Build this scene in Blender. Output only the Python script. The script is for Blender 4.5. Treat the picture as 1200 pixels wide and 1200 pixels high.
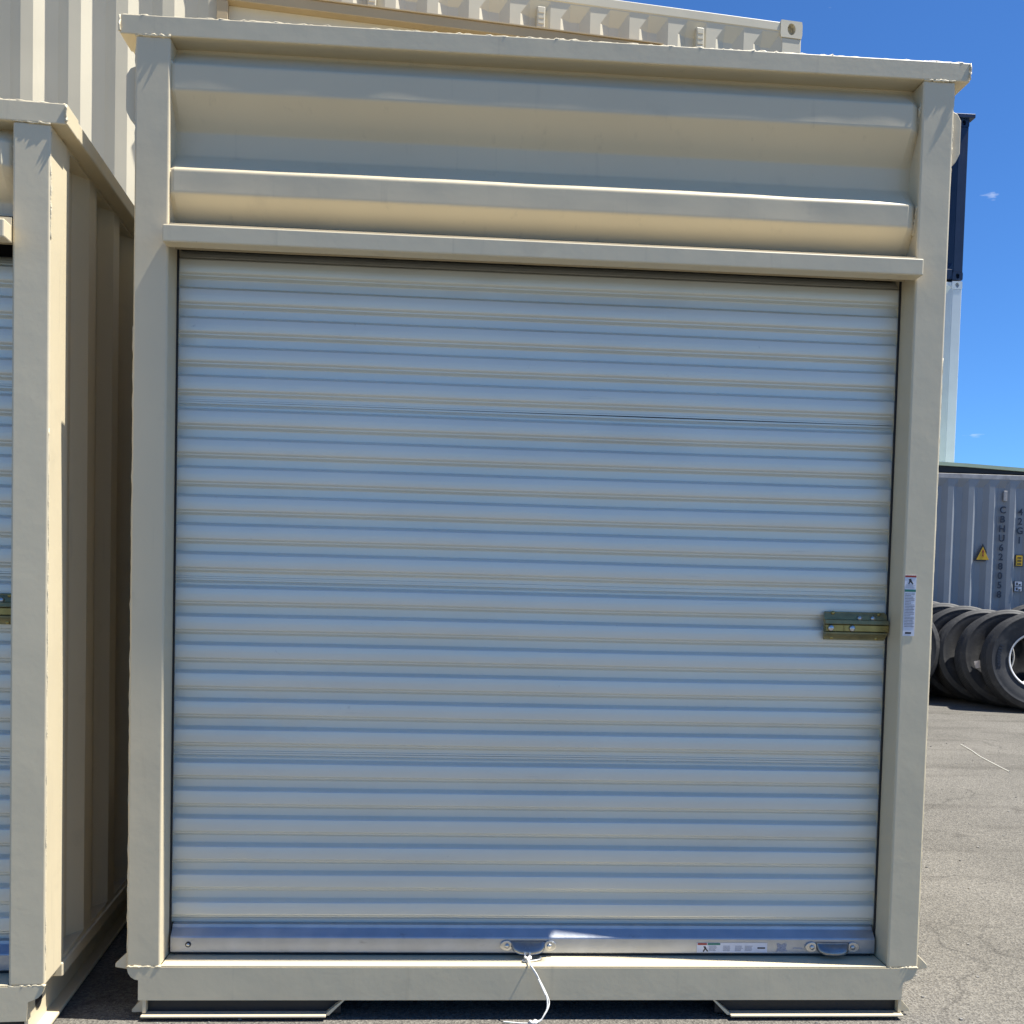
import bpy, bmesh, math, random
from mathutils import Vector, Matrix, noise as mn

random.seed(7)
scene = bpy.context.scene
for o in list(bpy.data.objects):
    bpy.data.objects.remove(o, do_unlink=True)
col = scene.collection
R = math.radians

# ------------------------------------------------------------------ camera
cam = bpy.data.cameras.new('camera')
cam.sensor_fit = 'HORIZONTAL'; cam.sensor_width = 36.0; cam.lens = 36.0
cam.shift_y = 0.1038
cam.clip_start = 0.05; cam.clip_end = 2000
camo = bpy.data.objects.new('camera', cam); col.objects.link(camo)
yaw, pitch, roll = R(3.608), R(-2.384), R(-1.460)
fwd = Vector((math.sin(yaw)*math.cos(pitch), math.cos(yaw)*math.cos(pitch), math.sin(pitch)))
rgt = Vector((math.cos(yaw), -math.sin(yaw), 0)); dwn = fwd.cross(rgt)
r2 = math.cos(roll)*rgt + math.sin(roll)*dwn
d2 = -math.sin(roll)*rgt + math.cos(roll)*dwn
m = Matrix((r2, -d2, -fwd)).transposed().to_4x4()
m.translation = Vector((-0.272, -2.969, 1.3126))
camo.matrix_world = m
scene.camera = camo

# ------------------------------------------------------------------ sky, sun, exposure
SUN_EL, SUN_AZ = R(63.0), R(5.0)          # azimuth: degrees in front of the door plane, from the right
w = bpy.data.worlds.new('World'); scene.world = w; w.use_nodes = True
nt = w.node_tree; nt.nodes.clear()
wo = nt.nodes.new('ShaderNodeOutputWorld'); bg = nt.nodes.new('ShaderNodeBackground')
sky = nt.nodes.new('ShaderNodeTexSky'); sky.sky_type = 'NISHITA'; sky.sun_disc = False
sky.sun_elevation = SUN_EL; sky.sun_rotation = R(90)+SUN_AZ
sky.altitude = 1500; sky.air_density = 1.0; sky.dust_density = 0.3; sky.ozone_density = 2.0
tc = nt.nodes.new('ShaderNodeTexCoord')
mp = nt.nodes.new('ShaderNodeMapping'); mp.inputs['Scale'].default_value = (7, 7, 26)
nz = nt.nodes.new('ShaderNodeTexNoise'); nz.inputs['Scale'].default_value = 1.6; nz.inputs['Detail'].default_value = 6; nz.inputs['Roughness'].default_value = .55
cr = nt.nodes.new('ShaderNodeValToRGB'); cr.color_ramp.elements[0].position = .66; cr.color_ramp.elements[1].position = .80
mixc = nt.nodes.new('ShaderNodeMixRGB'); mixc.inputs[2].default_value = (11, 11.4, 11.8, 1)
nt.links.new(tc.outputs['Generated'], mp.inputs[0]); nt.links.new(mp.outputs[0], nz.inputs['Vector'])
nt.links.new(nz.outputs['Fac'], cr.inputs[0]); nt.links.new(cr.outputs[0], mixc.inputs[0])
tint = nt.nodes.new('ShaderNodeMixRGB'); tint.blend_type = 'MULTIPLY'; tint.inputs[0].default_value = 1; tint.inputs[2].default_value = (.54, 1.0, 1.55, 1)
nt.links.new(sky.outputs[0], tint.inputs[1]); nt.links.new(tint.outputs[0], mixc.inputs[1]); nt.links.new(mixc.outputs[0], bg.inputs[0])
bg.inputs['Strength'].default_value = 0.053
nt.links.new(bg.outputs[0], wo.inputs[0])

sl = bpy.data.lights.new('sun', 'SUN'); sl.energy = 5.0; sl.angle = R(.53); sl.color = (1.0, .975, .915)
so = bpy.data.objects.new('sun', sl); col.objects.link(so)
sd = Vector((math.cos(SUN_EL)*math.cos(SUN_AZ), -math.cos(SUN_EL)*math.sin(SUN_AZ), math.sin(SUN_EL)))
so.rotation_euler = sd.to_track_quat('Z', 'Y').to_euler(); so.location = sd*30

vs = scene.view_settings
vs.view_transform = 'Standard'; vs.look = 'None'; vs.gamma = 1; vs.use_curve_mapping = False
vs.exposure = 1.0

# ------------------------------------------------------------------ materials
def mat(name, colr, rough=.5, metal=0, var=.06, vscale=3.0, bump=(), spec=.5, dirt=None):
    """principled paint: colour varied by noise, layered bumps (scale, strength, distance), optional dirt (colour, scale, lo, hi)"""
    m = bpy.data.materials.new(name); m.use_nodes = True
    n = m.node_tree; b = n.nodes['Principled BSDF']
    b.inputs['Metallic'].default_value = metal; b.inputs['Specular IOR Level'].default_value = spec
    t = n.nodes.new('ShaderNodeTexCoord')
    no = n.nodes.new('ShaderNodeTexNoise'); no.inputs['Scale'].default_value = vscale; no.inputs['Detail'].default_value = 6
    n.links.new(t.outputs['Object'], no.inputs['Vector'])
    rp = n.nodes.new('ShaderNodeValToRGB')
    rp.color_ramp.elements[0].position = .3; rp.color_ramp.elements[1].position = .7
    rp.color_ramp.elements[0].color = [c*(1-var) for c in colr]+[1]
    rp.color_ramp.elements[1].color = [min(1, c*(1+var)) for c in colr]+[1]
    n.links.new(no.outputs['Fac'], rp.inputs[0])
    out = rp.outputs[0]
    for dc, dsc, lo, hi, amt in (dirt or ()):
        dn = n.nodes.new('ShaderNodeTexNoise'); dn.inputs['Scale'].default_value = dsc[0] if isinstance(dsc, tuple) else dsc
        dn.inputs['Detail'].default_value = 8; dn.inputs['Roughness'].default_value = .65
        if isinstance(dsc, tuple):
            dm = n.nodes.new('ShaderNodeMapping'); dm.inputs['Scale'].default_value = dsc[1]
            n.links.new(t.outputs['Object'], dm.inputs[0]); n.links.new(dm.outputs[0], dn.inputs['Vector'])
        else:
            n.links.new(t.outputs['Object'], dn.inputs['Vector'])
        dr = n.nodes.new('ShaderNodeValToRGB'); dr.color_ramp.elements[0].position = lo; dr.color_ramp.elements[1].position = hi
        dr.color_ramp.elements[1].color = (amt, amt, amt, 1)
        n.links.new(dn.outputs['Fac'], dr.inputs[0])
        mx = n.nodes.new('ShaderNodeMixRGB'); mx.inputs[2].default_value = (*dc, 1)
        n.links.new(dr.outputs[0], mx.inputs[0]); n.links.new(out, mx.inputs[1]); out = mx.outputs[0]
    n.links.new(out, b.inputs['Base Color'])
    rr = n.nodes.new('ShaderNodeMapRange'); rr.inputs[3].default_value = max(.05, rough-.06); rr.inputs[4].default_value = rough+.08
    n.links.new(no.outputs['Fac'], rr.inputs[0]); n.links.new(rr.outputs[0], b.inputs['Roughness'])
    prev = None
    for sc, st, di in bump:
        bn = n.nodes.new('ShaderNodeTexNoise'); bn.inputs['Detail'].default_value = 4
        if isinstance(sc, tuple):
            dm = n.nodes.new('ShaderNodeMapping'); dm.inputs['Scale'].default_value = sc
            n.links.new(t.outputs['Object'], dm.inputs[0]); n.links.new(dm.outputs[0], bn.inputs['Vector']); bn.inputs['Scale'].default_value = 1
        else:
            bn.inputs['Scale'].default_value = sc; n.links.new(t.outputs['Object'], bn.inputs['Vector'])
        bp = n.nodes.new('ShaderNodeBump'); bp.inputs['Strength'].default_value = st; bp.inputs['Distance'].default_value = di
        n.links.new(bn.outputs['Fac'], bp.inputs['Height'])
        if prev: n.links.new(prev.outputs[0], bp.inputs['Normal'])
        prev = bp
    if prev: n.links.new(prev.outputs[0], b.inputs['Normal'])
    return m

GRIME = ((.30, .25, .18), (1.0, (9, 9, 1.1)), .60, .80, .22)
CREAM = mat('cream_paint', (.655, .557, .372), .40, var=.03, vscale=2.2, bump=((5, .18, .01), (90, .07, .002)),
            dirt=[((.36, .31, .22), 7, .58, .80, .28), ((.34, .29, .20), (1.0, (26, 26, 1.6)), .60, .76, .28), ((.20, .10, .045), 34, .735, .77, .7)])
CREAM2 = mat('aged_cream_paint', (.625, .56, .41), .5, var=.05, vscale=2, bump=((4, .12, .01),),
             dirt=[GRIME, ((.34, .20, .09), 3.2, .66, .78, .35)])
WELD = mat('painted_weld', (.655, .557, .372), .45, var=.06, vscale=60, bump=((160, .6, .004),))
TAN = mat('primer_tan', (.45, .34, .19), .55, var=.06, bump=((30, .1, .003),))
WHITE = mat('door_silver', (.72, .715, .625), .33, metal=.22, var=.03, vscale=2.5, spec=.6, bump=(((2.5, 2.5, 14), .07, .004), (140, .03, .001)),
            dirt=[((.30, .29, .27), 26, .69, .78, .5), ((.50, .49, .45), (1.0, (1.6, 1.6, 5)), .55, .80, .35), ((.34, .33, .30), (1.0, (3, 3, 60)), .66, .78, .35)])
ALU = mat('aluminium', (.41, .43, .46), .38, metal=.75, var=.10, vscale=14, bump=((70, .15, .002),),
          dirt=[((.12, .11, .10), (1.0, (10, 10, 30)), .60, .76, .6)])
STEEL = mat('zinc_steel', (.55, .55, .54), .32, metal=.9, var=.12, vscale=40, bump=((120, .1, .001),))
BRASS = mat('yellow_zinc', (.34, .27, .10), .3, metal=.85, var=.22, vscale=30, bump=((90, .1, .001),))
BRASSD = mat('olive_zinc', (.24, .21, .10), .4, metal=.55, var=.22, vscale=30)
BLACK = mat('black_guide', (.012, .012, .014), .5)
UNDER = mat('underbody_black', (.010, .011, .013), .55, var=.2, vscale=9)
NAVY = mat('navy_paint', (.006, .019, .055), .42, var=.1, bump=((6, .1, .01),), dirt=[GRIME])
PALE = mat('pale_grey_paint', (.58, .61, .66), .45, var=.05, bump=((6, .1, .01),), dirt=[GRIME])
GREYB = mat('blue_grey_paint', (.27, .285, .30), .45, var=.06, bump=((6, .1, .01),), dirt=[GRIME, ((.25, .16, .10), 5, .68, .80, .5)])
RAILG = mat('worn_rail_grey', (.42, .40, .38), .6, var=.18, vscale=12, dirt=[((.20, .12, .07), 9, .55, .72, .6)])
PGREEN = mat('pale_green_sheet', (.52, .60, .40), .6, var=.08)
RUBBER = mat('tyre_rubber', (.021, .021, .022), .62, var=.25, vscale=9, bump=((50, .25, .004),), dirt=[((.17, .16, .145), 6, .5, .8, .4)])
LIT_BEAD = mat('sunlit_bead_pale', (.72, .71, .69), .4, metal=.2, var=.1)  # pale colour stands for sun catching the tyre bead
INK = mat('dark_lettering', (.018, .028, .05), .6)
YELL = mat('sign_yellow', (.72, .43, .02), .5, var=.08, vscale=20)
ROPE = mat('white_cord', (.78, .76, .70), .8, var=.08, vscale=120, bump=((400, .5, .002),))
PAPER = mat('paper', (.66, .60, .57), .7, var=.05, vscale=30)
S_WHITE = mat('sticker_white', (.66, .67, .72), .35, var=.04, vscale=60)
S_RED = mat('sticker_red', (.30, .035, .02), .4)
S_GREEN = mat('sticker_green', (.02, .16, .11), .4)
S_GREY = mat('sticker_print', (.30, .31, .36), .4, var=.3, vscale=260)
S_DARK = mat('sticker_dark', (.02, .02, .025), .4)
STRAW = mat('dry_straw', (.62, .60, .53), .8)

def ground_mat():
    m = bpy.data.materials.new('old_asphalt'); m.use_nodes = True
    n = m.node_tree; b = n.nodes['Principled BSDF']
    b.inputs['Roughness'].default_value = .85; b.inputs['Specular IOR Level'].default_value = .25
    t = n.nodes.new('ShaderNodeTexCoord')
    def noise(sc, det, lo, hi, c0, c1):
        x = n.nodes.new('ShaderNodeTexNoise'); x.inputs['Scale'].default_value = sc; x.inputs['Detail'].default_value = det
        n.links.new(t.outputs['Object'], x.inputs['Vector'])
        r = n.nodes.new('ShaderNodeValToRGB'); r.color_ramp.elements[0].position = lo; r.color_ramp.elements[1].position = hi
        r.color_ramp.elements[0].color = (*c0, 1); r.color_ramp.elements[1].color = (*c1, 1)
        n.links.new(x.outputs['Fac'], r.inputs[0]); return x, r
    x1, r1 = noise(1.1, 5, .3, .7, (.121, .112, .095), (.162, .150, .128))
    vo = n.nodes.new('ShaderNodeTexVoronoi'); vo.inputs['Scale'].default_value = 150
    n.links.new(t.outputs['Object'], vo.inputs['Vector'])
    vr = n.nodes.new('ShaderNodeValToRGB')
    e = vr.color_ramp.elements; e[0].position = 0; e[0].color = (.55, .55, .56, 1); e[1].position = 1; e[1].color = (1.55, 1.54, 1.51, 1)
    k = e.new(.5); k.color = (1.0, .99, .97, 1)
    sep = n.nodes.new('ShaderNodeSeparateColor'); n.links.new(vo.outputs['Color'], sep.inputs[0])
    n.links.new(sep.outputs[0], vr.inputs[0])
    mu = n.nodes.new('ShaderNodeMixRGB'); mu.blend_type = 'MULTIPLY'; mu.inputs[0].default_value = .75
    n.links.new(r1.outputs[0], mu.inputs[1]); n.links.new(vr.outputs[0], mu.inputs[2])
    # tyre tracks and worn stains, stretched
    mpp = n.nodes.new('ShaderNodeMapping'); mpp.inputs['Scale'].default_value = (.5, 2.4, 1); mpp.inputs['Rotation'].default_value = (0, 0, .25)
    n.links.new(t.outputs['Object'], mpp.inputs[0])
    x3 = n.nodes.new('ShaderNodeTexNoise'); x3.inputs['Scale'].default_value = 1.3; x3.inputs['Detail'].default_value = 7; x3.inputs['Roughness'].default_value = .62
    n.links.new(mpp.outputs[0], x3.inputs['Vector'])
    r3 = n.nodes.new('ShaderNodeValToRGB'); r3.color_ramp.elements[0].position = .52; r3.color_ramp.elements[1].position = .72
    r3.color_ramp.elements[0].color = (1, 1, 1, 1); r3.color_ramp.elements[1].color = (.62, .61, .60, 1)
    n.links.new(x3.outputs['Fac'], r3.inputs[0])
    mu2 = n.nodes.new('ShaderNodeMixRGB'); mu2.blend_type = 'MULTIPLY'; mu2.inputs[0].default_value = 1
    n.links.new(mu.outputs[0], mu2.inputs[1]); n.links.new(r3.outputs[0], mu2.inputs[2])
    # oil spots and hairline cracks
    xo, ro = noise(2.3, 4, .66, .74, (1, 1, 1), (.55, .54, .53))
    mu3 = n.nodes.new('ShaderNodeMixRGB'); mu3.blend_type = 'MULTIPLY'; mu3.inputs[0].default_value = 1
    n.links.new(mu2.outputs[0], mu3.inputs[1]); n.links.new(ro.outputs[0], mu3.inputs[2])
    wn = n.nodes.new('ShaderNodeTexNoise'); wn.inputs['Scale'].default_value = 3; wn.inputs['Detail'].default_value = 6
    n.links.new(t.outputs['Object'], wn.inputs['Vector'])
    wm = n.nodes.new('ShaderNodeMixRGB'); wm.blend_type = 'LINEAR_LIGHT'; wm.inputs[0].default_value = .22
    n.links.new(t.outputs['Object'], wm.inputs[1]); n.links.new(wn.outputs['Color'], wm.inputs[2])
    cv = n.nodes.new('ShaderNodeTexVoronoi'); cv.feature = 'DISTANCE_TO_EDGE'; cv.inputs['Scale'].default_value = .55
    n.links.new(wm.outputs[0], cv.inputs['Vector'])
    ck = n.nodes.new('ShaderNodeValToRGB'); ck.color_ramp.elements[0].position = .001; ck.color_ramp.elements[1].position = .006
    ck.color_ramp.elements[0].color = (.72, .72, .72, 1)
    n.links.new(cv.outputs['Distance'], ck.inputs[0])
    mu4 = n.nodes.new('ShaderNodeMixRGB'); mu4.blend_type = 'MULTIPLY'; mu4.inputs[0].default_value = 1
    n.links.new(mu3.outputs[0], mu4.inputs[1]); n.links.new(ck.outputs[0], mu4.inputs[2])
    n.links.new(mu4.outputs[0], b.inputs['Base Color'])
    bp = n.nodes.new('ShaderNodeBump'); bp.inputs['Strength'].default_value = .9; bp.inputs['Distance'].default_value = .004
    n.links.new(vo.outputs['Distance'], bp.inputs['Height'])
    x2, _ = noise(300, 3, 0, 1, (0, 0, 0), (1, 1, 1))
    bp2 = n.nodes.new('ShaderNodeBump'); bp2.inputs['Strength'].default_value = .5; bp2.inputs['Distance'].default_value = .003
    n.links.new(x2.outputs['Fac'], bp2.inputs['Height']); n.links.new(bp.outputs[0], bp2.inputs['Normal'])
    n.links.new(bp2.outputs[0], b.inputs['Normal'])
    return m
ASPHALT = ground_mat()

# ------------------------------------------------------------------ mesh helpers
def obj(name, bm, material, parent=None, smooth=False, loc=None):
    bmesh.ops.recalc_face_normals(bm, faces=bm.faces)
    me = bpy.data.meshes.new(name); bm.to_mesh(me); bm.free()
    if smooth:
        for p in me.polygons: p.use_smooth = True
    me.materials.append(material)
    o = bpy.data.objects.new(name, me); col.objects.link(o)
    if parent: o.parent = parent
    if loc: o.location = loc
    return o

def thing(name, label, cat, loc=(0, 0, 0), rz=0, group=None):
    o = bpy.data.objects.new(name, None); col.objects.link(o)
    o.empty_display_size = .2
    o.location = loc; o.rotation_euler = (0, 0, rz)
    o['label'] = label; o['category'] = cat
    if group: o['group'] = group
    return o

def tag(o, label, cat, group=None):
    o['label'] = label; o['category'] = cat
    if group: o['group'] = group
    return o

def box(bm, x0, x1, y0, y1, z0, z1, bev=0, seg=2):
    vsx = [bm.verts.new((x, y, z)) for z in (z0, z1) for y in (y0, y1) for x in (x0, x1)]
    F = [(0, 1, 3, 2), (4, 6, 7, 5), (0, 4, 5, 1), (2, 3, 7, 6), (0, 2, 6, 4), (1, 5, 7, 3)]
    fs = [bm.faces.new([vsx[i] for i in f]) for f in F]
    if bev:
        es = list({e for f in fs for e in f.edges})
        bmesh.ops.bevel(bm, geom=es, offset=bev, segments=seg, affect='EDGES', profile=.5)
    return bm

def B(*a, **k):
    return box(bmesh.new(), *a, **k)

def prism(pts, lo, hi, axis='y', bev=0):
    """extrude a 2-D outline: axis y -> pts are (x,z); axis x -> pts are (y,z); axis z -> pts are (x,y)"""
    bm = bmesh.new()
    def P(p, t):
        return {'y': (p[0], t, p[1]), 'x': (t, p[0], p[1]), 'z': (p[0], p[1], t)}[axis]
    a = [bm.verts.new(P(p, lo)) for p in pts]; b = [bm.verts.new(P(p, hi)) for p in pts]
    bm.faces.new(a); bm.faces.new(b[::-1])
    for i in range(len(pts)):
        j = (i+1) % len(pts); bm.faces.new((a[i], a[j], b[j], b[i]))
    if bev:
        bmesh.ops.bevel(bm, geom=list(bm.edges), offset=bev, segments=2, affect='EDGES', profile=.5)
    return bm

def tube(bm, pts, rad, seg=8, cap=True):
    """rad: number or list per point"""
    pts = [Vector(p) for p in pts]; rings = []
    up = Vector((.31, .22, .92))
    for i, p in enumerate(pts):
        t = (pts[min(i+1, len(pts)-1)]-pts[max(i-1, 0)]).normalized()
        a = t.cross(up)
        if a.length < 1e-3: a = t.cross(Vector((1, 0, 0)))
        a.normalize(); c = t.cross(a)
        r = rad[i] if isinstance(rad, (list, tuple)) else rad
        rings.append([bm.verts.new(p+r*(math.cos(2*math.pi*k/seg)*a+math.sin(2*math.pi*k/seg)*c)) for k in range(seg)])
    for i in range(len(rings)-1):
        for k in range(seg):
            l = (k+1) % seg
            bm.faces.new((rings[i][k], rings[i][l], rings[i+1][l], rings[i+1][k]))
    if cap: bm.faces.new(rings[0]); bm.faces.new(rings[-1][::-1])
    return bm

def spline(pts, n=8):
    P = [Vector(p) for p in pts]; out = []
    for i in range(len(P)-1):
        a = P[max(i-1, 0)]; b = P[i]; c = P[i+1]; d = P[min(i+2, len(P)-1)]
        for k in range(n):
            t = k/n
            out.append(.5*((2*b)+(c-a)*t+(2*a-5*b+4*c-d)*t*t+(3*b-a-3*c+d)*t**3))
    out.append(P[-1]); return out

def weld(parent, a, b, r=.005, step=.009, wob=.0025, gaps=.0, name='weld_bead'):
    """a lumpy painted weld bead from a to b"""
    a = Vector(a); b = Vector(b); n = max(3, int((b-a).length/step))
    bm = bmesh.new(); seg = []; rads = []
    for i in range(n+1):
        p = a.lerp(b, i/n)+Vector((random.uniform(-1, 1), random.uniform(-1, 1), random.uniform(-1, 1)))*wob
        rr = r*random.uniform(.55, 1.25)*(1+.5*mn.noise(p*6))
        if random.random() < gaps:
            rr *= .25
        seg.append(p); rads.append(max(.0008, rr))
    tube(bm, seg, rads, 6)
    return obj(name, bm, WELD, parent, smooth=True)

def lathe(bm, prof, seg=24, axis='y', c=(0, 0, 0)):
    rings = []
    for k in range(seg):
        a = 2*math.pi*k/seg; ring = []
        for r, h in prof:
            u, v = r*math.cos(a), r*math.sin(a)
            ring.append(bm.verts.new({'y': (c[0]+u, c[1]+h, c[2]+v), 'z': (c[0]+u, c[1]+v, c[2]+h), 'x': (c[0]+h, c[1]+u, c[2]+v)}[axis]))
        rings.append(ring)
    for k in range(seg):
        l = (k+1) % seg
        for i in range(len(prof)-1):
            if prof[i][0] < 1e-6 and prof[i+1][0] < 1e-6: continue
            bm.faces.new((rings[k][i], rings[l][i], rings[l][i+1], rings[k][i+1]))
    return bm

def disc(x, y, z, r, h, seg=14, axis='y'):
    bm = bmesh.new()
    prof = [(1e-5, h), (r*.75, h), (r*.95, h*.7), (r, 0), (1e-5, 0)]
    return lathe(bm, prof, seg, axis, (x, y, z))

def corr(u0, u1, phase, outer=.072, slope=.068, inner=.070, depth=.036):
    """trapezoid corrugation between u0 and u1: list of (u, inward depth)"""
    per = outer+2*slope+inner; pts = [(u0, 0)]
    n = math.ceil((u0-phase+slope)/per)
    while True:
        s = phase+n*per
        if s+inner+slope > u1-.004: break
        if s-slope >= u0+.004:
            pts += [(s-slope, 0), (s, depth), (s+inner, depth), (s+inner+slope, 0)]
        n += 1
    pts.append((u1, 0)); return pts

def corr_panel(name, prof, z0, z1, mp, material, parent, taper=.11, thick=.006, wob=.0015):
    """corrugated wall: profile runs along u, ribs stand along z, rib ends taper flat"""
    bm = bmesh.new()
    zs = [z0, z0+.012, z0+taper] + [z0+taper+(z1-z0-2*taper)*i/5 for i in range(1, 5)] + [z1-taper, z1-.012, z1]
    def layer(off):
        g = []
        for zi, z in enumerate(zs):
            f = 0 if zi in (0, 1, len(zs)-1, len(zs)-2) else 1
            row = []
            for u, d in prof:
                wv = wob*mn.noise(Vector((u*2.1, z*1.7, off*50)))
                row.append(bm.verts.new(mp(u, d*f+off+wv, z)))
            g.append(row)
        for i in range(len(zs)-1):
            for j in range(len(prof)-1):
                bm.faces.new((g[i][j], g[i][j+1], g[i+1][j+1], g[i+1][j]))
        return g
    a = layer(0); b = layer(thick)
    for g0, g1 in ((a[0], b[0]), (a[-1], b[-1])):
        for j in range(len(prof)-1):
            bm.faces.new((g0[j], g0[j+1], g1[j+1], g1[j]))
    for j in (0, -1):
        for i in range(len(zs)-1):
            bm.faces.new((a[i][j], a[i+1][j], b[i+1][j], b[i][j]))
    return obj(name, bm, material, parent)

def text_mesh(name, body, size, material, parent, loc, line=1.0, rot=(math.pi/2, 0, 0), ext=.002):
    cu = bpy.data.curves.new(name, 'FONT'); cu.body = body; cu.size = size; cu.extrude = ext
    cu.offset = .0022*size/.125; cu.align_x = 'CENTER'; cu.align_y = 'TOP'; cu.space_line = line; cu.resolution_u = 3
    t = bpy.data.objects.new(name+'_tmp', cu); col.objects.link(t)
    dg = bpy.context.evaluated_depsgraph_get(); dg.update()
    me = bpy.data.meshes.new_from_object(t.evaluated_get(dg))
    bpy.data.objects.remove(t, do_unlink=True); bpy.data.curves.remove(cu)
    me.materials.clear(); me.materials.append(material); me.name = name
    o = bpy.data.objects.new(name, me); col.objects.link(o); o.parent = parent
    o.location = loc; o.rotation_euler = rot
    return o

# ------------------------------------------------------------------ ground
bm = bmesh.new()
bmesh.ops.create_grid(bm, x_segments=8, y_segments=8, size=400)
g = obj('ground', bm, ASPHALT); g['kind'] = 'structure'

# ------------------------------------------------------------------ big corrugated containers in the background
def casting(parent, x, y, z, mp_side, material, w=.165, d=.162, h=.118):
    """ISO corner casting, block with an oval hole in its front face. (x,y,z) = low front corner, mp_side flips the hole"""
    bm = bmesh.new(); N = 24; fr = []; inn = []; bk = []; rear = []
    cx, cz = x+w/2, z+h/2
    for k in range(N):
        a = 2*math.pi*(k+.5)/N; ca, sa = math.cos(a), math.sin(a)
        s = min((w/2)/max(abs(ca), 1e-6), (h/2)/max(abs(sa), 1e-6))
        # soften the four corners a little
        px, pz = ca*s, sa*s
        fr.append(bm.verts.new((cx+px, y, cz+pz))); rear.append(bm.verts.new((cx+px, y+d, cz+pz)))
        inn.append(bm.verts.new((cx+ca*.030, y, cz+sa*.040))); bk.append(bm.verts.new((cx+ca*.030, y+.05, cz+sa*.040)))
    for k in range(N):
        l = (k+1) % N
        bm.faces.new((fr[k], fr[l], inn[l], inn[k])); bm.faces.new((inn[k], inn[l], bk[l], bk[k]))
        bm.faces.new((fr[l], fr[k], rear[k], rear[l]))
    bm.faces.new(bk); bm.faces.new(rear)
    return obj('corner_casting', bm, material, parent)

def shipping_container(label, loc, rz, L, H, material, phase=0.0, Wd=2.438, group=None, railmat=None, vents=()):
    """local: long side at y=0 facing -y, right end at x=0, left end at x=-L, floor at z=0"""
    t = thing('shipping_container', label, 'container', loc, rz, group)
    pw = .15; railmat = railmat or material
    zb, zt = .15, H-.075
    pr = corr(-L+pw, -pw, phase)
    corr_panel('side_panel', pr, zb, zt, lambda u, d, z: (u, .011+d, z), material, t)
    corr_panel('side_panel', pr, zb, zt, lambda u, d, z: (u, Wd-.022-d, z), material, t)
    pe = corr(pw, Wd-pw, .3)
    corr_panel('end_panel', pe, zb, zt, lambda u, d, z: (-.022-d, u, z), material, t)
    corr_panel('end_panel', pe, zb, zt, lambda u, d, z: (-L+.022+d, u, z), material, t)
    for y0 in (.006, Wd-.066):
        obj('top_rail', B(-L+.165, -.165, y0, y0+.06, H-.078, H-.015, bev=.005), railmat, t)
        obj('bottom_rail', B(-L+.165, -.165, y0, y0+.06, .01, .16, bev=.005), material, t)
    for x0 in (-L+.006, -.066):
        obj('top_rail', B(x0, x0+.06, .162, Wd-.162, H-.08, H-.015, bev=.005), railmat, t)
        obj('bottom_rail', B(x0, x0+.06, .162, Wd-.162, .01, .16, bev=.005), material, t)
    for x0 in (-L+.004, -pw-.004):
        for y0 in (.004, Wd-pw-.004):
            obj('corner_post', B(x0, x0+pw, y0, y0+pw, .118, H-.118, bev=.008), material, t)
    for x0 in (-L, -.165):
        for y0 in (0, Wd-.162):
            for z0 in (0, H-.118):
                casting(t, x0, y0, z0, 0, material)
    prr = corr(-L+.2, -.2, .1, depth=.02)
    bm = bmesh.new()
    a = [bm.verts.new((u, .07, H-.03-d)) for u, d in prr]; b = [bm.verts.new((u, Wd-.07, H-.03-d)) for u, d in prr]
    c = [bm.verts.new((u, .07, H-.036-d)) for u, d in prr]; e = [bm.verts.new((u, Wd-.07, H-.036-d)) for u, d in prr]
    for i in range(len(prr)-1):
        bm.faces.new((a[i], a[i+1], b[i+1], b[i])); bm.faces.new((c[i], c[i+1], e[i+1], e[i]))
    obj('roof', bm, material, t)
    obj('floor', B(-L+.07, -.07, .07, Wd-.07, .1, .14), UNDER, t)
    for vx, vz in vents:
        v = obj('vent', B(vx-.028, vx+.028, -.004, .06, vz-.07, vz+.07, bev=.006), material, t)
        for k in range(3):
            obj('vent_slot', B(vx-.02, vx+.02, -.0075, -.001, vz-.045+k*.036, vz-.028+k*.036), material, v)
    return t

# cream stack directly behind the storage containers
TH = R(7.25)
def on_stack(s):
    return (-2.840+s*math.cos(TH), 3.675-.04*0+s*math.sin(TH))
px, py = on_stack(5.02)
shipping_container('cream corrugated container on the ground behind the storage units, under another', (px, py, 0), TH, 6.058, 2.62, CREAM2,
                   phase=-5.02, group=None)
up = shipping_container('cream corrugated container stacked on top, rising behind the tall storage unit', (px, py, 2.645), TH, 6.058, 2.63, CREAM2,
                        phase=-5.02, vents=((2.0-5.02, 2.43), (3.13-5.02, 2.43), (4.26-5.02, 2.43)))
# framed side opening welded onto the upper container
fr = obj('opening_frame', B(1.03-5.02, 3.95-5.02, -.075, .03, 2.645-.40, 2.645-.335, bev=.005), TAN, up)
obj('frame_jamb', B(1.03-5.02, 1.10-5.02, -.07, .03, .35, 2.244, bev=.004), TAN, fr)
obj('frame_jamb', B(3.88-5.02, 3.95-5.02, -.07, .03, .35, 2.244, bev=.004), TAN, fr)
obj('drip_edge', B(1.01-5.02, 3.97-5.02, -.085, .02, 2.3105, 2.318), TAN, fr)
obj('opening_panel', B(1.10-5.02, 3.88-5.02, -.005, .015, .35, 2.244), CREAM2, fr)

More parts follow.
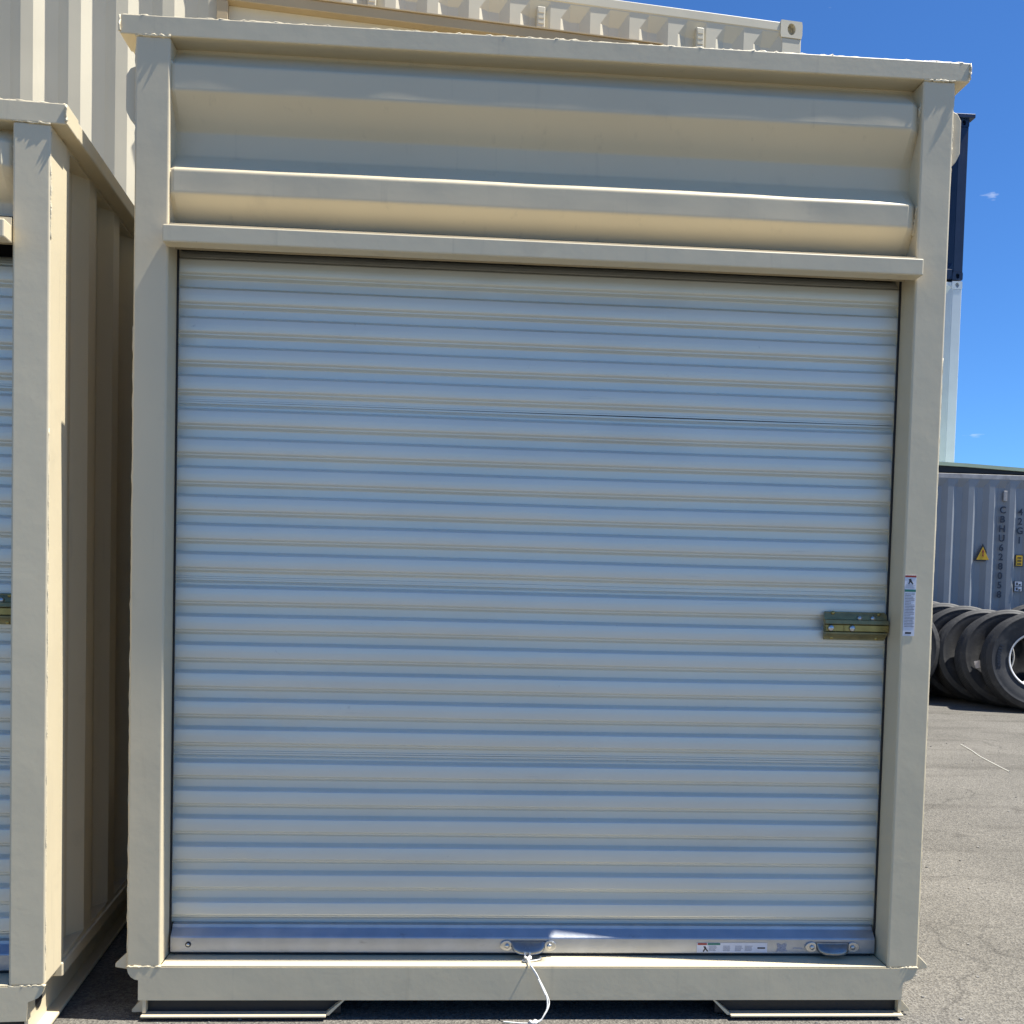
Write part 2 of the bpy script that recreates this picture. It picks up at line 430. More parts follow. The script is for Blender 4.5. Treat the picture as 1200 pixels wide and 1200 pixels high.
# blue-grey container beyond the tyres, with its markings
gx = 6.595-.02
gc = shipping_container('blue-grey corrugated container with yellow warning triangle behind the tyres', (5.2+12.19, 10.0, 0), 0, 12.19, 2.80, GREYB,
                        phase=(6.595-17.39)-.002, railmat=RAILG)
gx0 = 17.39
text_mesh('container_number', '\n'.join('CBHU 628058'.replace(' ', '')), .125, INK, gc, (6.925-gx0, .052-.035, 2.39), line=.98)
text_mesh('size_code', '\n'.join('42G1'), .125, INK, gc, (7.165-gx0, .052-.035, 2.37), line=.98)
tri = prism([(6.565-gx0, 1.66), (6.79-gx0, 1.66), (6.675-gx0, 1.885)], .012, .016, 'y')
to = obj('warning_triangle', tri, S_DARK, gc)
obj('triangle_face', prism([(6.594-gx0, 1.676), (6.762-gx0, 1.676), (6.676-gx0, 1.846)], .008, .0115, 'y'), YELL, to)
obj('triangle_symbol', prism([(6.668-gx0, 1.72), (6.69-gx0, 1.72), (6.684-gx0, 1.775), (6.696-gx0, 1.775), (6.676-gx0, 1.815), (6.664-gx0, 1.768), (6.676-gx0, 1.768)], .005, .0078, 'y'), S_RED, to)
sq = obj('height_sign', B(7.118-gx0, 7.225-gx0, .010, .016, 1.60, 1.755), S_DARK, gc)
obj('sign_face', B(7.128-gx0, 7.215-gx0, .006, .0098, 1.61, 1.745), YELL, sq)
for k in range(3):
    obj('sign_print', B(7.145-gx0, 7.20-gx0, .0035, .0058, 1.625+k*.04, 1.641+k*.04), S_DARK, sq)
pl = obj('data_plate', B(7.12-gx0, 7.23-gx0, .010, .016, 1.27, 1.41), S_DARK, gc)
for k in range(2):
    obj('plate_cell', B(7.126-gx0, 7.222-gx0, .006, .0098, 1.277+k*.067, 1.337+k*.067), PALE, pl)
    obj('plate_mark', B(7.145-gx0, 7.165-gx0, .003, .0058, 1.29+k*.067, 1.325+k*.067), S_DARK, pl)
    obj('plate_mark', B(7.178-gx0, 7.205-gx0, .003, .0058, 1.285+k*.067, 1.305+k*.067), S_DARK, pl)
obj('vent', B(6.925-gx0, 6.972-gx0, .006, .03, 2.445, 2.58, bev=.006), RAILG, gc)

# pale green sheet resting on the blue-grey container, over dark bearers
rs = thing('roof_sheet', 'pale green sheet lying along the roof of the blue-grey container', 'sheet', (5.2, 10.03, 2.80))
bm = bmesh.new()
n = 30
def sag(x): return .05*math.exp(-((x-0.6)/1.2)**2)+.01*math.sin(x*1.7)
for (y0, y1) in ((-.02, 2.5),):
    tp = [(12.19*i/n, .072+sag(12.19*i/n)) for i in range(n+1)]
    pts = tp+[(x, z-.045) for x, z in tp[::-1]]
    bm2 = prism(pts, y0, y1, 'y')
obj('sheet', bm2, PGREEN, rs)
pts = [(12.19*i/n, .028+sag(12.19*i/n)-.002) for i in range(n+1)]
obj('bearer', prism(pts+[(12.19, .001), (0, .001)], .01, .09, 'y'), UNDER, rs)
obj('bearer', prism(pts+[(12.19, .001), (0, .001)], 2.3, 2.4, 'y'), UNDER, rs)

# three-high stack farther back
SX, SY = 7.55, 12.6
shipping_container('pale grey container at the bottom of the far three-high stack', (SX, SY, 0.0), 0, 6.058, 2.98, PALE, phase=-.30)
shipping_container('pale grey container in the middle of the far stack, under the navy one', (SX, SY, 3.0), 0, 6.058, 3.03, PALE, phase=-.30)
nv = shipping_container('navy blue container on top of the far stack', (SX, SY, 6.05), 0, 6.058, 2.44, NAVY, phase=-.30)
obj('roof_lip', B(-6.058, .07, -.05, .12, 2.441, 2.50, bev=.006), NAVY, nv)

# ------------------------------------------------------------------ roll-up storage containers
PITCH, SEAMP = .0835, .0985
def door_profile(z_top, z_bot, darks, seam_top, seam_bot, prd=.0, rec=.020):
    """front line (y,z) of one curtain sheet from top to bottom; darks = centres of the up-facing slopes"""
    pts = [(rec, z_top)]
    if not seam_top:
        pts = [(rec+.028, z_top+.026), (rec+.016, z_top+.020), (rec+.005, z_top+.009), (rec, z_top)]
    if seam_top:
        pts += [(rec-.0035, z_top-.0015), (rec-.0035, z_top-.0065), (rec, z_top-.008), (rec-.003, z_top-.0115), (rec, z_top-.0145)]
    for zd in darks:
        pts += [(rec, zd+.0055), (rec-.004, zd+.003), (prd+.003, zd-.0025), (prd+.0010, zd-.0055), (prd+.0002, zd-.014), (prd-.0002, zd-.022), (prd, zd-.031),
                (prd+.0006, zd-.0385), (prd+.0015, zd-.0415), (prd+.0085, zd-.0465), (prd+.0087, zd-.0495), (rec-.0015, zd-.0555), (rec, zd-.058)]
    if seam_bot:
        pts += [(rec, z_bot+.006), (rec-.0025, z_bot+.004), (rec-.0025, z_bot)]
    else:
        pts += [(rec, z_bot)]
    return pts

def sheet_mesh(front, x0, x1, y, nx, thick=.0015, seed=0, wob=.0024):
    bm = bmesh.new(); F = []; K = []
    zt_, zb_ = front[0][1], front[-1][1]
    dents = [(random.uniform(x0, x1), random.uniform(zb_, zt_), random.uniform(.03, .11), random.uniform(-.0022, .0030)) for _ in range(9)]
    for i in range(nx+1):
        x = x0+(x1-x0)*i/nx; a = []; b = []
        for yy, zz in front:
            dv = wob*mn.noise(Vector((x*1.6+seed, zz*2.3, seed*3.1)))+wob*.35*mn.noise(Vector((x*7+seed, zz*9, 5)))
            for dx_, dz_, dr_, da_ in dents:
                q = ((x-dx_)**2+2*(zz-dz_)**2)/(dr_*dr_)
                if q < 18: dv += da_*math.exp(-q)
            dz = .0018*mn.noise(Vector((x*1.1, zz*5, seed+9)))
            a.append(bm.verts.new((x, y+yy+dv, zz+dz))); b.append(bm.verts.new((x, y+yy+dv+thick, zz+dz)))
        F.append(a); K.append(b)
    m_ = len(front)
    for i in range(nx):
        for j in range(m_-1):
            bm.faces.new((F[i][j], F[i][j+1], F[i+1][j+1], F[i+1][j]))
            bm.faces.new((K[i][j], K[i+1][j], K[i+1][j+1], K[i][j+1]))
        bm.faces.new((F[i][0], F[i+1][0], K[i+1][0], K[i][0])); bm.faces.new((F[i][-1], K[i][-1], K[i+1][-1], F[i+1][-1]))
    for i in (0, nx):
        for j in range(m_-1):
            bm.faces.new((F[i][j], K[i][j], K[i][j+1], F[i][j+1]))
    return bm

def header_panel(zlo, zhi, knots, x0, x1):
    """horizontally corrugated blanking panel; knots: (z, y) top to bottom; rib ends taper near the posts"""
    def f(z):
        for (za, ya), (zb, yb) in zip(knots[:-1], knots[1:]):
            if zb <= z <= za: return ya+(yb-ya)*(za-z)/(za-zb+1e-9)
        return knots[-1][1] if z < knots[-1][0] else knots[0][1]
    zs = [zhi]
    for zk, _ in knots[1:-1]:
        zs += [zk+.0065, zk+.0035, zk, zk-.0035, zk-.0065]
    zs = sorted({z for z in zs+[zlo] if zlo <= z <= zhi}, reverse=True)
    full = []
    for za, zb in zip(zs[:-1], zs[1:]):
        k = max(1, int((za-zb)/.016)); full += [za+(zb-za)*i/k for i in range(k)]
    zs = full+[zs[-1]]; N = len(zs)-1
    ys = [(f(z-.005)+f(z+.005)+2*f(z)+f(z-.0025)+f(z+.0025))/6 for z in zs]
    nx = 130; bm = bmesh.new(); G = []; K = []
    base = .078
    for i in range(nx+1):
        t = i/nx; x = x0+(x1-x0)*(.5-.5*math.cos(math.pi*t)) if False else x0+(x1-x0)*t
        e = min(x-x0, x1-x); fe = min(1, e/(.008 if x < 0 else .03)); fe = fe*fe*(3-2*fe)*(.1 if x < 0 else .35)+(.9 if x < 0 else .65)
        row = []; rk = []
        for z, y in zip(zs, ys):
            yy = base+(y-base)*fe + .0032*mn.noise(Vector((x*1.7, z*3, 4)))+.0014*mn.noise(Vector((x*6, z*5, 8)))
            row.append(bm.verts.new((x, yy, z))); rk.append(bm.verts.new((x, yy+.004, z)))
        G.append(row); K.append(rk)
    for i in range(nx):
        for j in range(N):
            bm.faces.new((G[i][j], G[i][j+1], G[i+1][j+1], G[i+1][j])); bm.faces.new((K[i][j], K[i+1][j], K[i+1][j+1], K[i][j+1]))
    return bm

def pull_handle(parent, x, z, y):
    """pressed steel lift handle on the bottom bar"""
    root = obj('lift_handle', bmesh_handle(x, z, y), STEEL, parent, smooth=True)
    for s in (-1, 1):
        tb = prism([(x+s*.063+.018*math.cos(a)*(1.25 if math.cos(a)*s > 0 else .8), z+.016*math.sin(a)) for a in [2*math.pi*k/16 for k in range(16)]], y-.0055, y, 'y', bev=.0012)
        pd = obj('handle_tab', tb, STEEL, root)
        obj('rivet', disc(x+s*.064, y-.005, z, .0075, -.005), STEEL, root, smooth=True)
    return root

def bmesh_handle(x, z, y):
    bm = bmesh.new(); nx, na = 18, 8; rows = []
    for i in range(nx+1):
        t = -1+2*i/nx; e = math.sqrt(max(0, 1-abs(t)**2.6)); row = []
        for k in range(na+1):
            a = math.pi*k/na
            yy = y-.004-.026*e*math.sin(a*.62)
            zz = z+.014-.034*(k/na)*(.45+.55*e)
            row.append(bm.verts.new((x+t*.052, yy, zz)))
        rows.append(row)
    for i in range(nx):
        for k in range(na):
            bm.faces.new((rows[i][k], rows[i][k+1], rows[i+1][k+1], rows[i+1][k]))
    bmesh.ops.solidify(bm, geom=list(bm.faces), thickness=.0025)
    return bm

def storage_container(label, loc, rz, H, lintel_top, darks, knots, length=2.99, detail=True, lugs=True):
    t = thing('storage_container', label, 'container', loc, rz)
    zr = H-.054                                                      # underside of the top rail
    PO, PI = 1.173, 1.077                                            # post outer / inner half width
    # --- frame
    obj('top_rail', B(-1.215, 1.215, -.0035, .10, zr, H, bev=.003), CREAM, t)
    obj('top_rail', B(-1.215, 1.215, length-.10, length, zr, H, bev=.004), CREAM, t)
    for s in (-1, 1):
        x0, x1 = sorted((s*PI, s*PO))
        pb = bmesh.new(); box(pb, x0, x1, 0, .145, .158, zr, bev=.006, seg=3)
        obj('corner_post', pb, CREAM, t)
        obj('corner_post', B(x0, x1, length-.145, length, .158, zr, bev=.006), CREAM, t)
        # side rails
        xs = sorted((s*1.155, s*1.213))
        obj('top_side_rail', B(xs[0], xs[1], .1005, length-.1005, zr+.004, H-.003, bev=.004), CREAM, t)
        xs = sorted((s*1.10, s*1.176))
        obj('bottom_side_rail', B(xs[0], xs[1], .146, length-.146, .125, .165, bev=.004), CREAM, t)
        xs = sorted((s*1.118, s*1.128))
        bm = bmesh.new(); box(bm, xs[0], xs[1], .004, length-.004, .02, .124)
        web = obj('side_web', bm, CREAM, t)
        xs = sorted((s*1.100, s*1.165))
        obj('web_flange', B(xs[0], xs[1], .05, length-.05, .010, .0195, bev=.002), CREAM, t)
        bm = bmesh.new(); lathe(bm, [(1e-5, 0), (.026, 0), (.026, .0035), (1e-5, .0035)], 20, 'x', (s*1.1275 if s > 0 else s*1.131, .085, .088))
        obj('drain_hole', bm, BLACK, t)
        # side wall
        pr = corr(.146, length-.146, .235, depth=.036, outer=.075, slope=.055, inner=.09)
        corr_panel('side_panel', pr, .1655, zr+.006, lambda u, d, z, s=s: (s*(1.168-d), u, z), CREAM, t, taper=.016)
        # lugs
        if not lugs: continue
        lg = [(s*1.168, zr-.075), (s*1.190, zr-.085), (s*1.202, zr-.105), (s*1.202, zr-.20), (s*1.190, zr-.225), (s*1.168, zr-.25)]
        obj('side_lug', prism(lg, .014, .026, 'y', bev=.002), CREAM, t)
        lg = [(s*1.165, .205), (s*1.208, .163), (s*1.208, .152), (s*1.165, .145)]
        obj('bottom_lug', prism(lg, .012, .024, 'y', bev=.002), CREAM, t)
        lg = [(s*1.126, .062), (s*1.165, .020), (s*1.165, .012), (s*1.126, .012)]
        obj('foot_gusset', prism(lg, .03, .040, 'y', bev=.001), CREAM, t)
    # --- sill
    sp = [(-1.171, .1565), (-1.168, .140), (-1.160, .128), (-1.149, .121), (-1.139, .119), (-1.139, .060), (1.125, .060), (1.128, .113), (1.140, .117), (1.155, .124), (1.165, .135), (1.171, .1565)]
    sb = prism(sp, -.001, .0165, 'y')
    obj('sill_beam', sb, CREAM, t)
    bm = B(-PI+.001, PI-.001, .0002, .26, .1565, .1625, bev=.0025, seg=2)
    obj('sill_plate', bm, CREAM, t)
    bm = B(-1.12, 1.12, .0165, .25, .064, .1495); obj('sill_core', bm, UNDER, t)
    for s in (-1, 1):
        a, b_ = sorted((s*1.130, s*.60))
        sk = obj('skid_foot', B(a, b_, -.010, .026, .011, .0175, bev=.002), CREAM, t)
        obj('skid_web', B(min(s*1.12, s*.56), max(s*1.12, s*.56), .026, .034, .0110, .0638), UNDER, sk)
        obj('skid_gusset', prism([(s*.605, .0135), (s*.600, .0185), (s*.552, .0595), (s*.546, .0595), (s*.592, .0135)], .002, .0255, 'y'), CREAM, sk)
        obj('skid_pad', B(min(s*1.11, s*.62), max(s*1.11, s*.62), .035, .20, -.002, .0105), UNDER, sk)
    for y in (.9, 1.5, 2.1, 2.7):
        obj('cross_member', B(-1.117, 1.117, y, y+.05, .03, .149), UNDER, t)
    for s in (-1, 1):
        obj('floor_bearer', B(min(s*.9, s*1.0), max(s*.9, s*1.0), .3, length-.2, -.002, .0295), UNDER, t)
    obj('floor', B(-1.1, 1.1, .26, length-.05, .1505, .166), UNDER, t)
    obj('roof', B(-1.16, 1.16, .095, length-.095, H-.03, H-.012, bev=.003), CREAM, t)
    corr_panel('rear_panel', corr(-1.075, 1.075, 0), .158, zr+.004, lambda u, d, z: (u, length-.03-d, z), CREAM, t)
    obj('rear_sill', B(-1.171, 1.171, length-.05, length-.002, .03, .1575, bev=.004), CREAM, t)
    # --- header panel and lintel
    lt, lb = lintel_top, lintel_top-.048
    obj('header_panel', header_panel(lt-.03, zr+.004, knots, -PI-.004, PI+.004), CREAM, t)
    LF = -.054
    ln = obj('lintel', B(-1.080, 1.076, LF, -.0015, lb, lt, bev=.004), CREAM, t)
    obj('lintel_return', B(-PI+.0015, PI-.0015, -.001, .006, lb+.003, lt+.02), CREAM, ln)
    obj('void_shade_hood', prism([(.0065, lt+.005), (.0065, lt+.02), (.36, lt+.16), (.40, lb+.02), (.39, lb+.02), (.35, lt+.14)], -PI+.003, PI-.003, 'x'), UNDER, t)  # added black hood; its colour gives the void above the door its shade
    # --- jamb guides
    for s in (-1, 1):
        xs = sorted((s*1.0715, s*1.16))
        obj('door_guide', B(xs[0], xs[1], .092, .0975, .168, lt), BLACK, t)
    # --- roll-up door
    yd = .100
    D = obj('roll_up_door', B(-1.14, 1.14, yd+.044, yd+.048, .17, lb-.02), UNDER, t)
    cuts = [d+.0255 for d in darks if any(abs((o-d)-SEAMP) < .004 for o in darks)]
    bounds = [darks[0]+.009]+cuts+[.249]
    for i in range(len(bounds)-1):
        zt_, zb_ = bounds[i], bounds[i+1]
        ds = [d for d in darks if zb_ < d < zt_]
        fl = door_profile(zt_, zb_, ds, i > 0, i < len(bounds)-2)
        obj('curtain_sheet', sheet_mesh(fl, -1.10, 1.10, yd+.0003*i, 90, seed=i*4.7+H), WHITE, D)
    # bottom bar: folded aluminium angle
    bp_ = [(yd+.013, .250), (yd+.001, .249), (yd-.001, .241), (yd-.002, .239), (yd-.022, .220), (yd-.0235, .216), (yd-.0235, .174), (yd-.021, .1715), (yd+.03, .1715), (yd+.03, .250)]
    bar = obj('bottom_bar', prism(bp_, -1.069, 1.069, 'x'), ALU, D)
    obj('bottom_seal', B(-1.06, 1.06, yd-.015, yd+.025, .1626, .1713), BLACK, D)
    yb = yd-.0235
    obj('bar_bolt', disc(-1.017, yb, .196, .0085, -.004), BLACK, D, smooth=True)
    obj('bar_bolt', disc(-1.017, yb-.002, .196, .0055, -.005), STEEL, D, smooth=True)
    # latch
    latch(t, yd)
    if detail:
        pull_handle(D, -.006, .196, yb); pull_handle(D, .934, .194, yb)
    # welds
    for s in (-1, 1):
        weld(t, (s*PO, -.001, zr), (s*PI, -.001, zr), .0035, .006, .0015)
        weld(t, (s*PO, .000, .158), (s*PI, .0035, .158), .0042, .006, .0014)
        weld(t, (s*(PO-.001), .005, zr-.30), (s*(PO-.001), .005, zr-.02), .0025, .012, .001, .2)
        weld(t, (s*(PO-.001), .004, .2), (s*(PO-.001), .004, zr-.8), .0018, .02, .0008, .3)
        weld(t, (s*PI, .03, zr-.13), (s*PI, .012, zr-.06), .0045, .006, .002)
        weld(t, (s*PI, .03, lt+.09), (s*PI, .012, lt+.17), .0045, .006, .002)
        weld(t, (s*1.214, -.006, zr+.004), (s*1.214, -.006, H-.004), .0035, .006, .002)
    weld(t, (-1.21, .001, H-.001), (-.2, .001, H-.001), .0034, .011, .0016, .35)
    weld(t, (-.2, .001, H-.001), (1.21, .001, H-.001), .0034, .011, .0016, .35)
    for a, b_ in ((-1.07, -.9), (-.02, .08), (.05, .13), (.62, .68), (.8, .86)):
        weld(t, (a, .006, .162), (b_, .006, .162), .0016, .009, .0010, .4)
    return t

def latch(t, yd):
    y = yd-.004
    L = obj('slide_latch', B(.876, 1.066, y-.006, y, 1.142, 1.228, bev=.002), BRASSD, t)
    up = [(y-.006, 1.224), (y-.009, 1.216), (y-.012, 1.205), (y-.024, 1.203), (y-.026, 1.192), (y-.022, 1.190), (y-.006, 1.192)]
    obj('latch_guide', prism(up, .874, 1.070, 'x'), BRASSD, L)
    lo = [(y-.006, 1.146), (y-.009, 1.150), (y-.018, 1.158), (y-.024, 1.162), (y-.024, 1.166), (y-.006, 1.166)]
    obj('latch_guide', prism(lo, .876, 1.068, 'x'), BRASSD, L)
    obj('latch_bolt', B(.878, 1.074, y-.020, y-.0065, 1.168, 1.189, bev=.002), BRASS, L)
    for x in (.892, .958):
        obj('latch_knob', disc(x, y-.020, 1.1785, .0095, -.007), STEEL, L, smooth=True)
    for x in (.984, 1.025):
        obj('latch_rivet', disc(x, y-.010, 1.209, .008, -.007), STEEL, L, smooth=True)
    for x, z in ((.902, 1.2245), (1.045, 1.2225), (.900, 1.149), (1.040, 1.148)):
        obj('latch_screw', disc(x, y-.006, z, .006, -.004), BRASS, L, smooth=True)
    for x in (.932, .936):
        obj('bolt_stop', B(x, x+.002, y-.0215, y-.0205, 1.170, 1.187), BRASS, L)

darks_main = [2.2115, 2.128, 2.0445, 1.961, 1.8775, 1.779, 1.6955, 1.612, 1.5285, 1.445, 1.3615, 1.263, 1.1795, 1.096, 1.0125, .929, .8455, .747, .6635, .58, .4965, .413, .3295]
# match the measured rhythm: pull the list onto the photographed range
z_hi, z_lo = 2.2115, .318
k_ = (z_hi-z_lo)/(darks_main[0]-darks_main[-1])
darks_main = [z_lo+(d-darks_main[-1])*k_ for d in darks_main]

O, I = .003, .070
knots_main = [(2.80, I), (2.776, I), (2.716, O), (2.644, O), (2.556, I), (2.490, I), (2.428, O), (2.362, O), (2.290, I), (2.15, I)]
main = storage_container('tall cream storage container with closed white roll-up door filling its front', (0, 0, 0), 0, 2.84, 2.256, darks_main, knots_main)

knots_left = [(2.50, I), (2.478, I), (2.425, O), (2.362, O), (2.285, I), (2.10, I)]
LZ = R(3.6)
left = storage_container('shorter cream storage container with roll-up door, side lit beside the tall one',
                         (-1.349-1.173*math.cos(LZ), -.135-1.173*math.sin(LZ), 0), LZ, 2.53, 2.205, [d for d in darks_main if d < 2.17], knots_left, lugs=False)

# stickers on the tall container (parts of it)
def sticker(parent, x0, x1, z0, z1, y, vertical, tilt=0):
    th = .0006
    s = obj('warning_sticker', B(x0, x1, y-th, y, z0, z1), S_WHITE, parent)
    def bar(nm, a, b_, c, d, m_):                                   # fractions of width/height from top-left
        W_, H_ = x1-x0, z1-z0
        return obj(nm, B(x0+a*W_, x0+b_*W_, y-th-.0005, y-th-.0001, z1-d*H_, z1-c*H_), m_, s)
    if vertical:
        bar('print_band', .02, .98, 0.004, .035, S_RED); bar('print_band', .02, .98, .235, .272, S_GREEN)
        x = x0+.5*(x1-x0); W_ = x1-x0
        obj('print_figure', prism([(x-.006, z1-.012), (x+.001, z1-.010), (x+.004, z1-.018), (x+.009, z1-.026), (x+.006, z1-.027), (x-.001, z1-.020), (x-.004, z1-.027), (x-.007, z1-.026), (x-.004, z1-.018)], y-th-.0005, y-th-.0001, 'y'), S_DARK, s)
        for k in range(4): bar('print_line', .1, .9 if k % 2 else .75, .15+.018*k, .157+.018*k, S_GREY)
        for k in range(22):
            bar('print_line', .08, random.choice((.92, .9, .8, .6)), .30+.0255*k, .315+.0255*k, S_GREY)
        bar('print_mark', .2, .72, .935, .965, S_DARK)
    else:
        bar('print_band', 0.01, .14, .02, .22, S_RED); bar('print_band', .15, .33, .02, .22, S_GREEN)
        W_, H_ = x1-x0, z1-z0
        obj('print_figure', prism([(x0+.02, z1-.010), (x0+.027, z1-.011), (x0+.030, z1-.018), (x0+.036, z1-.026), (x0+.032, z1-.027), (x0+.026, z1-.020), (x0+.022, z1-.028), (x0+.018, z1-.026), (x0+.023, z1-.018)], y-th-.0005, y-th-.0001, 'y'), S_DARK, s)
        for blk in (.17, .37, .54, .68):
            for k in range(5):
                bar('print_line', blk, blk+.12*random.uniform(.7, 1), .30+.12*k, .355+.12*k, S_GREY)
        bar('print_mark', .86, .97, .45, .6, S_DARK)
    return s
st = sticker(main, 1.082, 1.1175, 1.163, 1.344, -.0005, True)
sticker(main, .512, .731, .176, .2055, .100-.0235-.0005, False)
mk = obj('stamp_mark', prism([(x_, z_+.007) for x_, z_ in ((.76, .196), (.768, .198), (.776, .193), (.784, .198), (.793, .195), (.789, .184), (.794, .172), (.784, .174), (.776, .169), (.767, .174), (.759, .170), (.764, .184))], .0755, .0762, 'y'), S_GREY, main)
obj('stamp_mark', B(.812, .842, .0757, .0763, .188, .191), S_GREY, main)

# cord tied to the lift handle
cord = thing('tie_cord', 'thin white cord tied to the lift handle and hanging over the sill', 'cord', (0, 0, 0))
P1 = [(-.014, .056, .196), (-.018, .046, .182), (-.014, .036, .172), (-.010, .02, .172), (-.006, -.012, .168), (.011, -.020, .145), (.024, -.022, .125), (.040, -.022, .095), (.051, -.026, .068), (.048, -.034, .050), (.036, -.042, .032), (.026, -.046, .020), (.006, -.048, .014)]
P2 = [(-.004, .056, .196), (-.002, .046, .182), (-.008, .036, .172), (-.008, .02, .173), (-.004, -.013, .169), (.013, -.021, .146), (.030, -.024, .112), (.044, -.026, .078), (.045, -.034, .050), (.034, -.043, .030), (.024, -.047, .017), (.004, -.050, .013)]
for P in (P1, P2):
    obj('cord_strand', tube(bmesh.new(), spline(P, 6), .0021, 7), ROPE, cord, smooth=True)
obj('cord_end', tube(bmesh.new(), spline([(.018, -.024, .132), (.026, -.026, .115), (.033, -.026, .100), (.040, -.026, .086)], 5), .0020, 7), ROPE, cord, smooth=True)
obj('cord_loop', tube(bmesh.new(), spline([(-.010, .038, .170), (-.022, .034, .168), (-.024, .029, .1665), (-.010, .026, .1665), (.016, .034, .1668), (.028, .042, .1675), (.031, .055, .169)], 6), .0021, 7), ROPE, cord, smooth=True)
obj('cord_end', tube(bmesh.new(), spline([(.004, -.048, .011), (-.03, -.040, .008), (-.06, -.032, .007), (-.082, -.025, .006)], 5), .0020, 7), ROPE, cord, smooth=True)
def knot(c, r):
    bm = bmesh.new(); pts = []
    for i in range(61):
        a = 2*math.pi*i/60
        pts.append((c[0]+r*(math.sin(a)+.9*math.sin(2*a))*.45, c[1]+r*.45*(-math.sin(3*a)), c[2]+r*(math.cos(a)-.9*math.cos(2*a))*.45))
    return tube(bm, pts, r*.33, 7)
obj('cord_knot', knot((-.010, .028, .173), .011), ROPE, cord, smooth=True)
obj('cord_knot', knot((.004, -.049, .012), .012), ROPE, cord, smooth=True)

# ------------------------------------------------------------------ truck tyres
def tyre_meshes():
    half = [(.290, .095), (.296, .112), (.310, .120), (.325, .118), (.345, .124), (.40, .140), (.44, .146), (.470, .1465), (.474, .149), (.480, .1485), (.49, .143), (.505, .132), (.511, .131), (.516, .128), (.523, .118)]
    tread = []
    for a, b_ in ((.118, .080), (.070, .030), (.020, -.020), (-.030, -.070), (-.080, -.118)):
        tread += [(.527, a), (.53, (a+b_)/2), (.527, b_)]
        if b_ > -.11: tread += [(.514, b_-.001), (.514, b_-.009)]
    prof = half+tread+[(r, -w_) for r, w_ in half[::-1]]
    inner = [(.30, -.085), (.36, -.118), (.44, -.13), (.49, -.11), (.50, 0), (.49, .11), (.44, .13), (.36, .118), (.30, .085)]
    prof = prof+inner+[prof[0]]
    bm = lathe(bmesh.new(), prof, 64, 'y')
    bmesh.ops.remove_doubles(bm, verts=bm.verts, dist=1e-6)
    o = obj('casing', bm, RUBBER, None, smooth=True)
    ring = lathe(bmesh.new(), [(.284, -.118), (.300, -.128), (.305, -.124), (.292, -.10), (.284, -.10), (.284, -.118)], 64, 'y')  # added ring, carries the painted sunlight on the bead
    bmesh.ops.remove_doubles(ring, verts=ring.verts, dist=1e-6)
    r_ = obj('lit_bead_ring', ring, LIT_BEAD, None, smooth=True)
    # raised block marks on the sidewall
    bl = bmesh.new()
    for j, (a0, n_) in enumerate(((2.75, 8), (5.9, 8))):
        for i in range(n_):
            a = a0+i*.075
            for (ra, rb) in ((.385, .425),):
                wv = .026 if i % 3 else .02
                q = []
                for yy in (-.1395, -.1455):
                    for rr, da in ((ra, 0), (rb, 0), (rb, wv*2), (ra, wv*2)):
                        q.append(bl.verts.new((rr*math.cos(a+da), yy-(.004 if rr == rb else 0), rr*math.sin(a+da))))
                for f in ((0, 1, 2, 3), (4, 5, 6, 7), (0, 1, 5, 4), (1, 2, 6, 5), (2, 3, 7, 6), (3, 0, 4, 7)):
                    bl.faces.new([q[k] for k in f])
    m_ = obj('sidewall_marks', bl, S_DARK, None); m_['kind'] = 'stuff'
    return o, r_, m_
cas, ring, marks = tyre_meshes()
used = False
def tyre(x, y, sc, lean, yawd, label, group=None, spin=0):
    global used
    t = thing('truck_tyre', label, 'tyre', (x, y, 0), 0, group)
    t.location.z = .53*sc*math.cos(lean)+.118*sc*math.sin(abs(lean))-.004
    t.rotation_euler = (-lean, 0, yawd); t.scale = (sc, sc, sc)
    kids = []
    for src in (cas, ring, marks):
        c = src if not used else src.copy()
        if used: col.objects.link(c)
        c.parent = t; c.rotation_euler = (0, spin, 0); kids.append(c)
    used = True
    return t
NTH = ('first', 'second', 'third', 'fourth', 'fifth', 'sixth', 'seventh')
tyre(6.0, 7.56, 1.0, R(9), R(-14), 'truck tyre at the open end of the row, bore showing, bead ring coloured pale as if sunlit', spin=0)
t2 = tyre(5.90, 7.93, 1.0, R(11), R(-13), 'second truck tyre of the row, small paper tag on its shaded sidewall', spin=1.9)
GA = 'tyres standing in a row'
ys = 8.29
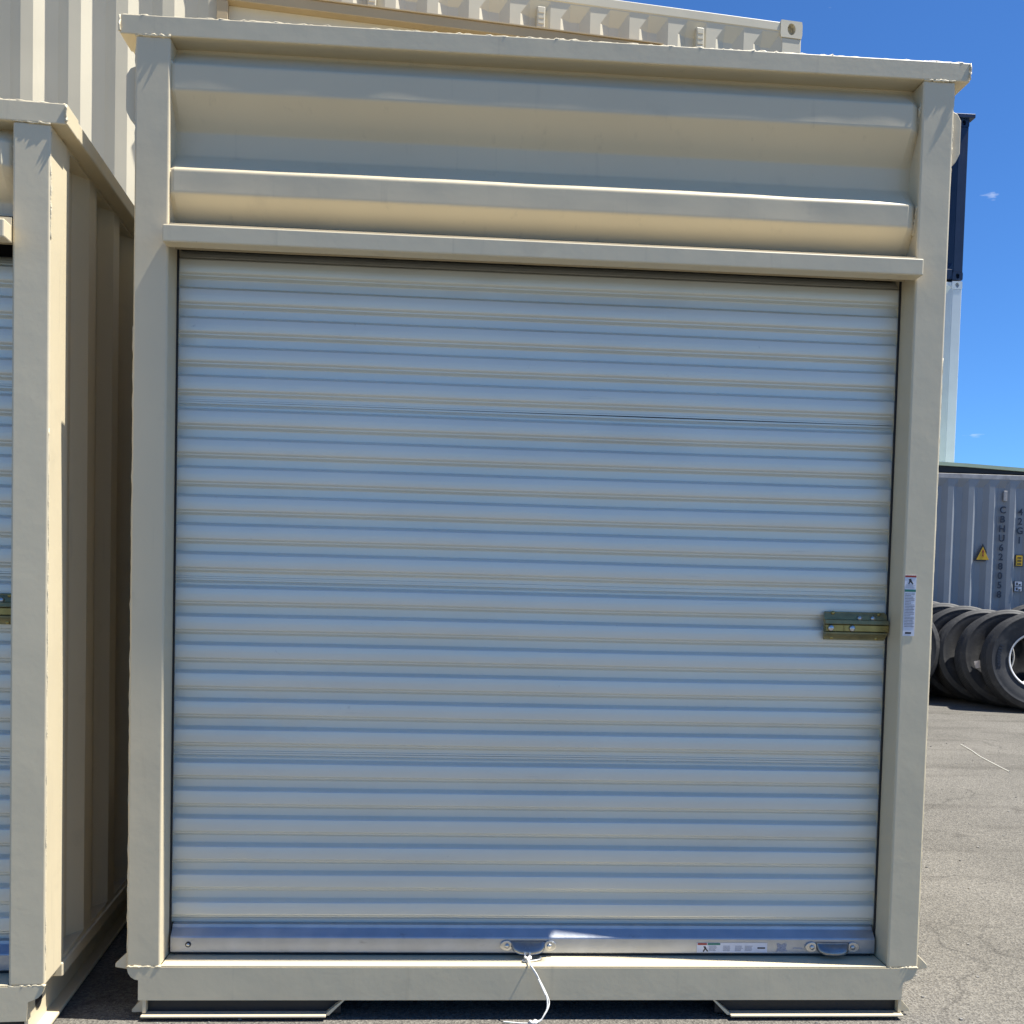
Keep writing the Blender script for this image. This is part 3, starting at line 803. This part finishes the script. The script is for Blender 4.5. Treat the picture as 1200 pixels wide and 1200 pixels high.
for i in range(5):
    tyre(5.82-.07*i+random.uniform(-.02, .02), ys+i*.345, 1.0+.02*i+random.uniform(-.01, .015), R(11+random.uniform(-2, 2)), R(-14+random.uniform(-4, 4)), 'truck tyre standing %s from the open end of its row' % NTH[i+2], GA, spin=random.uniform(0, 6))
GB = 'tyres in the neighbouring row'
for i in range(5):
    tyre(7.12+random.uniform(-.03, .03), 8.0+i*.36, 1.05+random.uniform(-.02, .03), R(10+random.uniform(-3, 3)), R(-13+random.uniform(-6, 5)),
         'truck tyre in the row below the yellow height sign, %s from the container' % NTH[4-i], GB, spin=random.uniform(0, 6))
for i in range(4):
    tyre(4.80+random.uniform(-.03, .03), 8.55+i*.36, 1.06+random.uniform(-.02, .03), R(10+random.uniform(-3, 3)), R(-13+random.uniform(-6, 5)),
         'truck tyre in the row half hidden by the tall unit, %s from the blue-grey container' % NTH[3-i], 'tyres behind the tall container', spin=random.uniform(0, 6))
pa = obj('paper_tag', B(-.055, .055, -.002, .0, -.04, .04), PAPER, t2)
pa.location = (-.33, -.150, -.09); pa.rotation_euler = (R(3), R(-12), 0)

# ------------------------------------------------------------------ small things on the ground
st_ = obj('straw', tube(bmesh.new(), spline([(4.02, 5.26, .003), (3.95, 4.95, .004), (3.87, 4.65, .003), (3.76, 4.06, .003)], 6), .0045, 5), STRAW)
tag(st_, 'long pale straw lying on the sunlit asphalt', 'straw')
gr = bmesh.new()
for i in range(260):
    x = random.uniform(1.25, 4.2); y = random.uniform(-.2, 5.5)
    if i < 60: x = random.uniform(-1.35, 1.5); y = random.uniform(-.45, .02)
    r = random.uniform(.002, .007)
    bmesh.ops.create_icosphere(gr, subdivisions=1, radius=r, matrix=Matrix.Translation((x, y, r*.4)) @ Matrix.Diagonal((random.uniform(.7, 1.5), random.uniform(.7, 1.4), .7, 1)))
go = obj('gravel', gr, mat('gravel_chips', (.22, .21, .19), .9, var=.6, vscale=9)); go['kind'] = 'stuff'
go['label'] = 'loose gravel chips scattered on the asphalt'; go['category'] = 'gravel'
